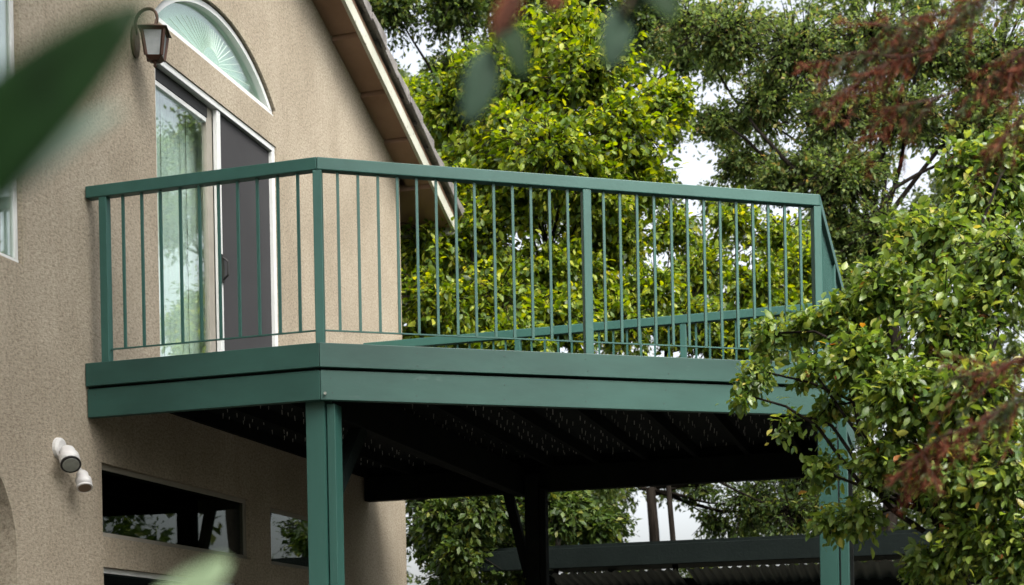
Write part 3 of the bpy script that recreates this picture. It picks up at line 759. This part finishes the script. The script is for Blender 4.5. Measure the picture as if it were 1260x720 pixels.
def grow(clumps, twigs, per, droop=0.25, flat=0.85, leaf=0.1, jitter=0.35, core=0.25, mb=None, rad=0.006):
    """twigs radiate inside each clump; leaves sit along the outer part of every twig. clumps: (centre, radius, weight)"""
    Ps, As, Ns, Ss = [], [], [], []
    for (c, r, w) in clumps:
        n = max(4, int(twigs * w))
        d = unit(n); rr = r * (core + (1 - core) * rng.random(n) ** 0.55) * (1 + 0.25 * rng.normal(size=n).clip(-1, 1.4))
        end = c + d * rr[:, None] * np.array([1, 1, flat])
        start = c + (end - c) * rng.uniform(0.15, 0.5, n)[:, None] + unit(n) * r * 0.12
        end[:, 2] -= droop * r * rng.random(n)
        if mb is not None:
            for k in range(n):
                midp = (start[k] + end[k]) / 2 + np.array([0, 0, 0.08 * r])
                mb.tube([c + (start[k] - c) * 0.3, start[k], midp, end[k]], [rad * 2, rad * 1.4, rad, rad * 0.4], 3, cap=False)
        t = rng.random((n, per)) ** 0.8
        p = start[:, None, :] + (end - start)[:, None, :] * t[:, :, None]
        ax = (end - start); ax /= np.linalg.norm(ax, axis=1, keepdims=True)
        a = ax[:, None, :] * 0.55 + rng.normal(size=(n, per, 3)) * 0.62 + np.array([0, 0, -droop])
        p = p + rng.normal(size=p.shape) * leaf * jitter
        nn = np.array([0, 0, 1.0]) + rng.normal(size=(n, per, 3)) * 0.55
        Ps.append(p.reshape(-1, 3)); As.append(a.reshape(-1, 3)); Ns.append(nn.reshape(-1, 3)); Ss.append(leaf * rng.uniform(0.45, 1.35, n * per))
    return np.concatenate(Ps), np.concatenate(As), np.concatenate(Ns), np.concatenate(Ss)

def limb(mb, a, b, r0, r1, sag=0.15, n=6, wob=0.12, sides=7):
    a = np.array(a, float); b = np.array(b, float); L = np.linalg.norm(b - a)
    pts, rr = [], []
    w1, w2 = rng.normal(size=3) * wob * L * 0.3, rng.normal(size=3) * wob * L * 0.2
    for k in range(n + 1):
        t = k / n
        p = a + (b - a) * t + w1 * math.sin(math.pi * t) + w2 * math.sin(2 * math.pi * t)
        p[2] += sag * L * math.sin(math.pi * t) * 0.5
        pts.append(p); rr.append(r0 + (r1 - r0) * t)
    mb.tube(pts, rr, sides)
    return pts

def tree(name, label, cat, base, fork, clumps, twigs, per, leaf, kind, mat, trunk_r=0.12, bark='bark', singles=0, smat=None, group=None, **kw):
    """tapered trunk to the fork, a limb to each clump, twigs and leaves in each clump"""
    base = np.array(base, float); fork = np.array(fork, float)
    root = empty(name, tuple(base), label, cat, group)
    tb = MB()
    limb(tb, base - np.array([0, 0, 0.1]), fork, trunk_r * 1.25, trunk_r * 0.75, sag=0, wob=0.1, n=8, sides=9)
    for (c, r, w) in clumps:
        st = fork + (rng.normal(size=3) * 0.05)
        limb(tb, st, c, trunk_r * 0.36, max(0.005, trunk_r * 0.08), sag=0.12, wob=0.2)
    P, Ax, Nn, S = grow(clumps, twigs, per, leaf=leaf, mb=tb, **kw)
    keep = P[:, 2] > 0.05
    P, Ax, Nn, S = P[keep], Ax[keep], Nn[keep], S[keep]
    tb.build('trunk', M[bark], root, smooth=True)
    if singles:
        dist = np.linalg.norm(P - CAM, axis=1) - 4.0 * S / leaf * 0.05
        idx = np.argsort(dist); pick = idx[:singles]; rest = idx[singles:]
        T, F = leaf_template('oval'); me = bpy.data.meshes.new('leaf'); me.from_pydata([tuple(q) for q in T], [], F); me.materials.append(smat)
        s, ax, nn = frames(Ax[pick], Nn[pick]); bl = abs_loc(root)
        for k, j in enumerate(pick):
            o = bpy.data.objects.new('leaf', me); col.objects.link(o); o.parent = root
            m3 = Matrix((s[k] * S[j], ax[k] * S[j], nn[k] * S[j])).transposed()
            o.matrix_basis = Matrix.Translation(Vector(P[j]) - bl) @ m3.to_4x4()
        P, Ax, Nn, S = P[rest], Ax[rest], Nn[rest], S[rest]
    cr = link('crown', leaf_mesh('crown', P, Ax, Nn, S, kind, mat), root)
    cr['kind'] = 'stuff'
    return root

def cl(px, py, D, rpx, w=1.0):
    """clump centred on the sight line of a photo pixel, radius given in photo pixels at that depth"""
    return (at(px, py, D), rpx * D / FPX, w)
def gnd(px, D):
    p = at(px, 800, D); return (p[0], p[1], 0.0)

# 1. yellow-green broadleaf tree rising above the middle of the railing
tree('broadleaf_tree', 'sunlit yellow-green broadleaf tree rising above the middle of the railing', 'tree',
     gnd(680, 15.5), at(675, 330, 15.5),
     [cl(640, 110, 15.6, 75), cl(720, 90, 15.2, 75), cl(760, 160, 15.0, 75), cl(680, 190, 14.6, 85, 1.2), cl(600, 190, 16.0, 60), cl(560, 130, 16.4, 55, .7),
      cl(790, 215, 15.2, 45, .7), cl(700, 40, 15.6, 60, .7), cl(735, 225, 14.8, 60), cl(620, 240, 15.4, 60, .8), cl(660, 60, 16.2, 60, .7), cl(820, 120, 15.6, 40, .5), cl(545, 190, 16.6, 45, .6), cl(515, 120, 17, 40, .6), cl(525, 170, 17, 45, .6), cl(640, 160, 15.2, 60), cl(590, 90, 16.2, 45, .7)],
     230, 16, 0.080, 'oval', M['leaf_bright'], trunk_r=0.03, singles=280, smat=M['leaf_bright1'], droop=0.35)
# 2. the thicket seen through the balusters
tree('broadleaf_tree', 'green broadleaf tree seen through the left half of the front balusters', 'tree',
     gnd(560, 14.6), at(565, 420, 14.6),
     [cl(530, 300, 14.8, 55), cl(590, 290, 15.0, 60), cl(545, 370, 14.2, 60), cl(610, 370, 14.4, 65), cl(660, 330, 14.8, 55), cl(690, 390, 14.2, 55), cl(640, 420, 13.8, 45), cl(520, 420, 14.4, 40), cl(575, 235, 15.4, 50, .8), cl(515, 350, 15.2, 45), cl(520, 250, 15.6, 40, .7), cl(560, 420, 14.2, 45), cl(700, 330, 14.8, 45)],
     210, 15, 0.076, 'oval', M['leaf_bright'], trunk_r=0.05, droop=0.3)
tree('broadleaf_tree', 'light green open tree seen through the right half of the front balusters', 'tree',
     gnd(830, 15.2), at(820, 430, 15.2),
     [cl(760, 300, 15.4, 50), cl(800, 360, 15.0, 55), cl(860, 330, 15.6, 50, .8), cl(930, 350, 15.2, 50, .8), cl(760, 390, 14.8, 50), cl(880, 410, 15.0, 50), cl(960, 290, 16.0, 45, .6), cl(720, 290, 15.6, 45, .8), cl(900, 270, 16, 40, .5), cl(980, 390, 15.2, 45), cl(990, 330, 15.4, 45), cl(830, 280, 15.8, 40, .6), cl(840, 390, 15, 45), cl(930, 410, 15, 45), cl(730, 350, 15, 45)],
     160, 14, 0.076, 'oval', M['leaf_bright'], trunk_r=0.03, droop=0.3)
# 3. oaks behind and above
tree('oak_tree', 'tall grey-green oak with spreading crooked limbs behind the right end of the railing', 'tree',
     gnd(1090, 17.5), at(1075, 300, 17.5),
     [cl(900, 40, 18.5, 70), cl(980, 60, 18.2, 80), cl(1070, 50, 18.0, 80), cl(1150, 60, 17.6, 80), cl(1230, 70, 17.4, 75), cl(940, 130, 18.4, 55, .8), cl(1030, 140, 17.8, 75), cl(1110, 140, 17.6, 60, .8), cl(1200, 150, 17.4, 70),
      cl(1040, 220, 17.4, 65), cl(1000, 205, 17.8, 45, .7), cl(960, 220, 18, 40, .6), cl(1090, 290, 17.2, 60), cl(1030, 290, 17.6, 45), cl(880, 150, 18.6, 35, .5), cl(910, 200, 18.6, 35, .5), cl(850, 30, 18.8, 55, .7), cl(1060, 350, 17.2, 50)],
     270, 17, 0.066, 'diamond', M['leaf_oak'], trunk_r=0.10, droop=0.25, flat=0.8)
tree('oak_tree', 'dark leafy oak reaching in behind the roof edge at the top of the picture', 'tree',
     gnd(560, 20.5), at(570, 200, 20.5),
     [cl(480, 5, 20, 55), cl(560, 0, 20, 60), cl(640, 5, 20, 55), cl(720, -10, 20, 55), cl(790, 20, 20, 55), cl(560, 90, 21, 45, .6), cl(600, 150, 21, 60), cl(680, 230, 21, 70), cl(570, 230, 20.5, 70), cl(840, 70, 20.5, 35, .4)],
     230, 16, 0.08, 'diamond', M['leaf_mid'], trunk_r=0.12, droop=0.2)
tree('leafy_tree', 'dense mid-green tree filling the gap below the deck between its posts', 'tree',
     gnd(596, 18.5), at(600, 660, 18.5),
     [cl(560, 640, 18, 60), cl(620, 620, 18.5, 60), cl(700, 630, 18, 60), cl(745, 640, 18.4, 40, .8), cl(560, 710, 17.6, 55), cl(640, 700, 18, 60), cl(600, 560, 18.6, 70), cl(720, 560, 18.6, 70), cl(530, 600, 17.8, 40), cl(530, 660, 17.4, 40), cl(600, 660, 17.6, 50), cl(670, 650, 17.6, 50), cl(720, 670, 17.8, 45), cl(545, 635, 14.6, 40, .8), cl(600, 625, 14.4, 45, .9), cl(570, 680, 14.4, 40, .7), cl(690, 625, 14.6, 42, .9), cl(730, 640, 14.8, 32, .6)],
     190, 14, 0.085, 'diamond', M['leaf_mid'], trunk_r=0.07, droop=0.3)
tree('leafy_tree', 'sparse green tree with a bare dark stem seen under the deck beside the right post', 'tree',
     gnd(785, 19), at(800, 600, 19),
     [cl(920, 620, 19, 55), cl(970, 630, 18.6, 50), cl(880, 640, 19.4, 35, .5), cl(1030, 620, 18.6, 50), cl(860, 600, 19, 30, .3), cl(990, 580, 19, 55)],
     120, 11, 0.08, 'diamond', M['leaf_mid'], trunk_r=0.085, droop=0.3)

# 4. lime shrub tree in front of the right end of the balcony
tree('small_tree', 'lime-green small tree with some yellow and red leaves overhanging the right end of the balcony', 'tree',
     gnd(1180, 7.0), at(1180, 640, 7.0),
     [cl(1220, 230, 7.6, 70), cl(1160, 290, 7.4, 65), cl(1240, 320, 7.0, 80), cl(1100, 350, 7.4, 55, .8), cl(1170, 390, 7.0, 80), cl(1040, 390, 7.5, 42, .6), cl(990, 400, 7.6, 32, .22), cl(950, 410, 7.6, 26, .16), cl(930, 455, 7.6, 24, .12), cl(915, 485, 7.6, 14, .1),
      cl(1060, 440, 7.2, 50, .8), cl(1110, 480, 6.9, 60), cl(1200, 480, 6.7, 80), cl(1000, 455, 7.5, 34, .15), cl(970, 520, 7.5, 20, .06), cl(1090, 560, 7.0, 50, .6), cl(1180, 570, 6.7, 75), cl(1250, 570, 6.5, 80), cl(1012, 575, 7.4, 22, .15), cl(1022, 640, 7.4, 22, .15), cl(1060, 630, 7.2, 28, .2), cl(1210, 660, 6.7, 70), cl(1150, 690, 6.9, 40, .5), cl(1270, 680, 6.5, 70),
      cl(1190, 195, 7.7, 40, .4), cl(1255, 180, 7.6, 50, .8), cl(1120, 280, 7.6, 30, .3), cl(1020, 500, 7.4, 30, .12)],
     195, 11, 0.050, 'oval', M['leaf_bush'], trunk_r=0.04, singles=290, smat=M['leaf_bush1'], droop=0.35, rad=0.0026, jitter=0.6, core=0.12)

# 5. drooping conifer whose dying fronds hang in from the right, nearer than the balcony
con = empty('conifer_tree', tuple(gnd(1560, 3.6)), 'conifer with rust-brown dying fronds hanging in from the right edge', 'tree')
cb = MB(); tp = np.array(gnd(1560, 3.6)); cb.tube([tp, tp + np.array([0.05, 0, 1.6]), tp + np.array([0.0, 0.05, 3.2]), tp + np.array([0.05, 0.05, 4.6])], [0.12, 0.10, 0.075, 0.04], 9)
Pd, Ad, Nd, Sd = [], [], [], []; Pg, Ag, Ng, Sg = [], [], [], []
def frond(a, b, dead, nside=14, spread=0.13, nneedle=36, ns=0.027):
    """a drooping branch with side sprays clothed in short needles"""
    a = np.array(a); b = np.array(b)
    pts = limb(cb, a, b, 0.0036, 0.0014, sag=0.15, n=7, wob=0.1, sides=5)
    L = np.linalg.norm(b - a)
    for k in range(nside):
        t = 0.25 + 0.75 * k / nside
        q = pts[min(len(pts) - 1, int(t * (len(pts) - 1)))] + (b - a) * (t * 7 % 1) / 7
        d = (b - a) / L * 0.7 + rng.normal(size=3) * 0.5 + np.array([0, 0, -0.75])
        d = d / np.linalg.norm(d) * spread * rng.uniform(0.5, 1.3)
        e = q + d
        cb.tube([q, q + d * 0.5 + np.array([0, 0, 0.01]), e], [0.002, 0.0014, 0.0008], 3, cap=False)
        tt = rng.random(nneedle); pos = q + d * tt[:, None]
        dirn = d / np.linalg.norm(d) + rng.normal(size=(nneedle, 3)) * 0.6
        nor = unit(nneedle); sz = ns * rng.uniform(0.6, 1.3, nneedle)
        tgt = (Pd, Ad, Nd, Sd) if rng.random() < dead else (Pg, Ag, Ng, Sg)
        tgt[0].append(pos); tgt[1].append(dirn); tgt[2].append(nor); tgt[3].append(sz)
for (ax_, ay_, bx_, by_, dd, D0) in ((1330, -40, 1150, 60, .65, 3.55), (1330, 40, 1180, 130, .7, 3.5), (1150, 60, 1040, 120, .85, 3.55), (1150, 60, 1090, 30, .6, 3.6), (1330, 90, 1215, 190, .7, 3.45), (1250, 0, 1120, 20, .5, 3.55), (1330, 20, 1240, 90, .6, 3.45), (1120, 70, 1000, 85, .7, 3.6), (1180, 110, 1070, 150, .8, 3.55),
        (1330, 420, 1180, 470, .7, 3.5), (1330, 480, 1150, 540, .75, 3.45), (1330, 440, 1240, 500, .5, 3.45), (1170, 530, 1120, 580, .8, 3.5)):
    frond(at(ax_, ay_, D0), at(bx_, by_, D0 + 0.1), dd)
for q in ((1330, -40), (1330, 40), (1330, 90), (1330, 420), (1330, 480), (1330, 520)):
    e = at(*q, 3.5); s0 = np.array([tp[0], tp[1], e[2] - 0.2]); limb(cb, s0, e, 0.02, 0.0045, sag=0.1)
cb.build('trunk', M['bark_red'], con, smooth=True)
o = link('dead_needles', leaf_mesh('dead_needles', *[np.concatenate(q) for q in (Pd, Ad, Nd, Sd)], 'needle', M['leaf_dead']), con); o['kind'] = 'stuff'; o['label'] = 'rust-brown dead needles'
o = link('green_needles', leaf_mesh('green_needles', *[np.concatenate(q) for q in (Pg, Ag, Ng, Sg)], 'needle', M['needle']), con); o['kind'] = 'stuff'

# 6. out-of-focus foreground: broad leaves of shrubs right beside the camera
def broad_leaf(root, tip, stem, width, normal, mat, curl=0.12, name='leaf', fold=0.18):
    tip = np.array(tip); stem = np.array(stem); L = np.linalg.norm(tip - stem); ax = (tip - stem) / L
    nr = np.array(normal, float); s = np.cross(ax, nr); s /= np.linalg.norm(s); nr = np.cross(s, ax)
    b = MB(); n = 12
    for k in range(n + 1):
        t = k / n; w = width * (math.sin(math.pi * min(1, t * 0.95 + 0.03)) ** 0.6) * (1.0 - 0.1 * t)
        c = stem + ax * L * t - nr * curl * L * (t - 0.3) ** 2
        for j in (-1, -0.5, 0, 0.5, 1): b.v.append(tuple(c + s * w * j + nr * abs(j) * w * fold))
    for k in range(n):
        for j in range(4):
            i = k * 5 + j; b.f.append((i, i + 1, i + 6, i + 5))
    me = bpy.data.meshes.new(name); me.from_pydata([tuple(map(float, v)) for v in b.v], [], b.f); me.materials.append(mat)
    me.polygons.foreach_set('use_smooth', [True] * len(me.polygons))
    o = link(name, me, root)
    md = o.modifiers.new('thickness', 'SOLIDIFY'); md.thickness = 0.0006
    return o
F = np.array([-math.sin(AZ), math.cos(AZ), 0.0]); Rt = np.array([math.cos(AZ), math.sin(AZ), 0.0]); Up = np.array([0, 0, 1.0])
sh = empty('foreground_shrub', tuple(gnd(-250, 0.75)), 'blurred broad-leaved shrub close to the camera at the left edge', 'shrub')
st = MB(); g0 = np.array(gnd(-250, 0.75))
top = at(-180, 365, 0.62)
st.tube([g0, g0 * 0.6 + top * 0.4 + np.array([0.02, 0.02, 0]), top], [0.012, 0.010, 0.006], 8)
lowp = at(150, 860, 0.87); st.tube([g0 + np.array([0, 0, 0.8]), (g0 + np.array([0, 0, 0.9]) + lowp) / 2, lowp], [0.008, 0.006, 0.004], 8)
st.build('stem', M['bark'], sh, smooth=True)
broad_leaf(sh, at(166, -8, 0.60), at(-180, 365, 0.62), 0.0235, -F * 1.0 + Up * 0.1, M['broad_dark'])
broad_leaf(sh, at(132, 112, 0.64), at(-190, 415, 0.64), 0.016, -F * 0.7 + Up * 0.8, M['broad_under'])
broad_leaf(sh, at(246, 682, 0.85), at(150, 860, 0.87), 0.0205, -F * 0.75 + Up * 0.7 + Rt * 0.1, M['broad_pale'], curl=0.5)

hb = empty('foreground_branch', tuple(at(760, -260, 1.27)), 'blurred leafy twigs hanging in front of the lens at the top edge', 'branch')
tw = MB()
for (a, b, D0) in (((760, -260), (640, -20), 1.25), ((760, -260), (790, -40), 1.28), ((640, -20), (605, 60), 1.25), ((790, -40), (765, 20), 1.28)):
    limb(tw, at(*a, D0), at(*b, D0), 0.003, 0.0014, sag=0.05, sides=6)
tw.build('twig', M['bark_red'], hb, smooth=True)
for (s0, e0, w, D0, mat) in (((605, 60), (575, 150), 0.0163, 1.25, 'broad_teal'), ((620, 20), (645, 95), 0.0143, 1.25, 'broad_dark'), ((765, 10), (750, 82), 0.0156, 1.28, 'broad_teal'), ((790, -30), (830, 22), 0.0182, 1.28, 'broad_dark'), ((640, -20), (608, 45), 0.0104, 1.25, 'leaf_dead'), ((800, -40), (775, 12), 0.0182, 1.28, 'broad_dark'), ((700, -60), (680, 12), 0.0130, 1.25, 'leaf_dead')):
    broad_leaf(hb, at(*e0, D0), at(*s0, D0 + 0.01), w, -F * 0.8 + Rt * 0.3 + Up * 0.3, M[mat])

# ------------------------------------------------------------------ woodland round the garden (behind and beside the camera; mirrored in the panes, shades the plot)
wc = []
wr = np.random.default_rng(21)
for k in range(46):
    a = R(-60 + 235 * k / 45) if k < 46 else 0
    rad = wr.uniform(10.5, 15.0)
    cx, cy = 4.0 + rad * math.cos(a - R(90)) , -1.0 + rad * 1.05 * math.sin(a - R(90))
    if cx < 9.5 and cy > -9.5: continue
    for z in (1.2, 3.2, 5.2, 7.2, 9.0):
        if z > 8 and wr.random() < 0.3: continue
        wc.append((np.array([cx + wr.normal() * 0.8, cy + wr.normal() * 0.8, z + wr.normal() * 0.5]), wr.uniform(1.2, 2.0), 1.0))
for k in range(34):
    cx, cy = wr.uniform(10.0, 15.0), wr.uniform(3.0, 24.0)
    for z in (0.8, 2.6, 4.4, 6.4, 8.2): wc.append((np.array([cx + wr.normal() * 0.5, cy + wr.normal() * 0.5, z]), wr.uniform(0.9, 1.5), 0.8))
for k in range(26):      # unseen hedge on the right, added to darken the wall under the deck
    wc.append((np.array([wr.uniform(8.8, 10.4), -3.0 + 0.5 * k, wr.uniform(0.6, 4.2)]), wr.uniform(0.8, 1.2), 0.8))
for k in range(26):      # unseen crown beside the camera, placed overhead to shade the left wall
    wc.append((np.array([3.1, -3.6, 9.2]) + wr.normal(size=3) * np.array([1.3, 1.3, 0.9]), wr.uniform(0.7, 1.1), 0.7))
P, Ax, Nn, S = grow(wc, 40, 10, leaf=0.26, droop=0.2)
tag(link('woodland', leaf_mesh('woodland', P, Ax, Nn, S, 'diamond', M['leaf_mid'])), 'leafy woodland surrounding the garden, mirrored in the window panes', 'woodland', kind='stuff')

# far wood beyond the garden, one continuous leafy mass with a few openings to the sky
gaps = [(497, 50, 34, 30), (862, 108, 30, 22), (850, 198, 42, 28), (1112, 190, 26, 20), (820, 632, 58, 34), (900, 620, 24, 22), (935, 120, 22, 16), (520, 700, 24, 24), (1075, 250, 20, 24), (765, 330, 16, 18), (930, 300, 16, 18)]
fw = []
fr_ = np.random.default_rng(8)
for k in range(620):
    px, py, D0 = fr_.uniform(440, 1300), fr_.uniform(-60, 740), fr_.uniform(24, 30)
    if any(((px - gx) / (gw + 10)) ** 2 + ((py - gy) / (gh + 8)) ** 2 < 1 for gx, gy, gw, gh in gaps): continue
    fw.append((at(px, py, D0), 34 * D0 / FPX, 1.0))
P, Ax, Nn, S = grow(fw, 30, 11, leaf=0.12, droop=0.25)
k_ = P[:, 2] > 0
tag(link('far_wood', leaf_mesh('far_wood', P[k_], Ax[k_], Nn[k_], S[k_], 'diamond', M['leaf_far'])), 'far leafy wood filling the view behind the garden trees', 'woodland', kind='stuff')
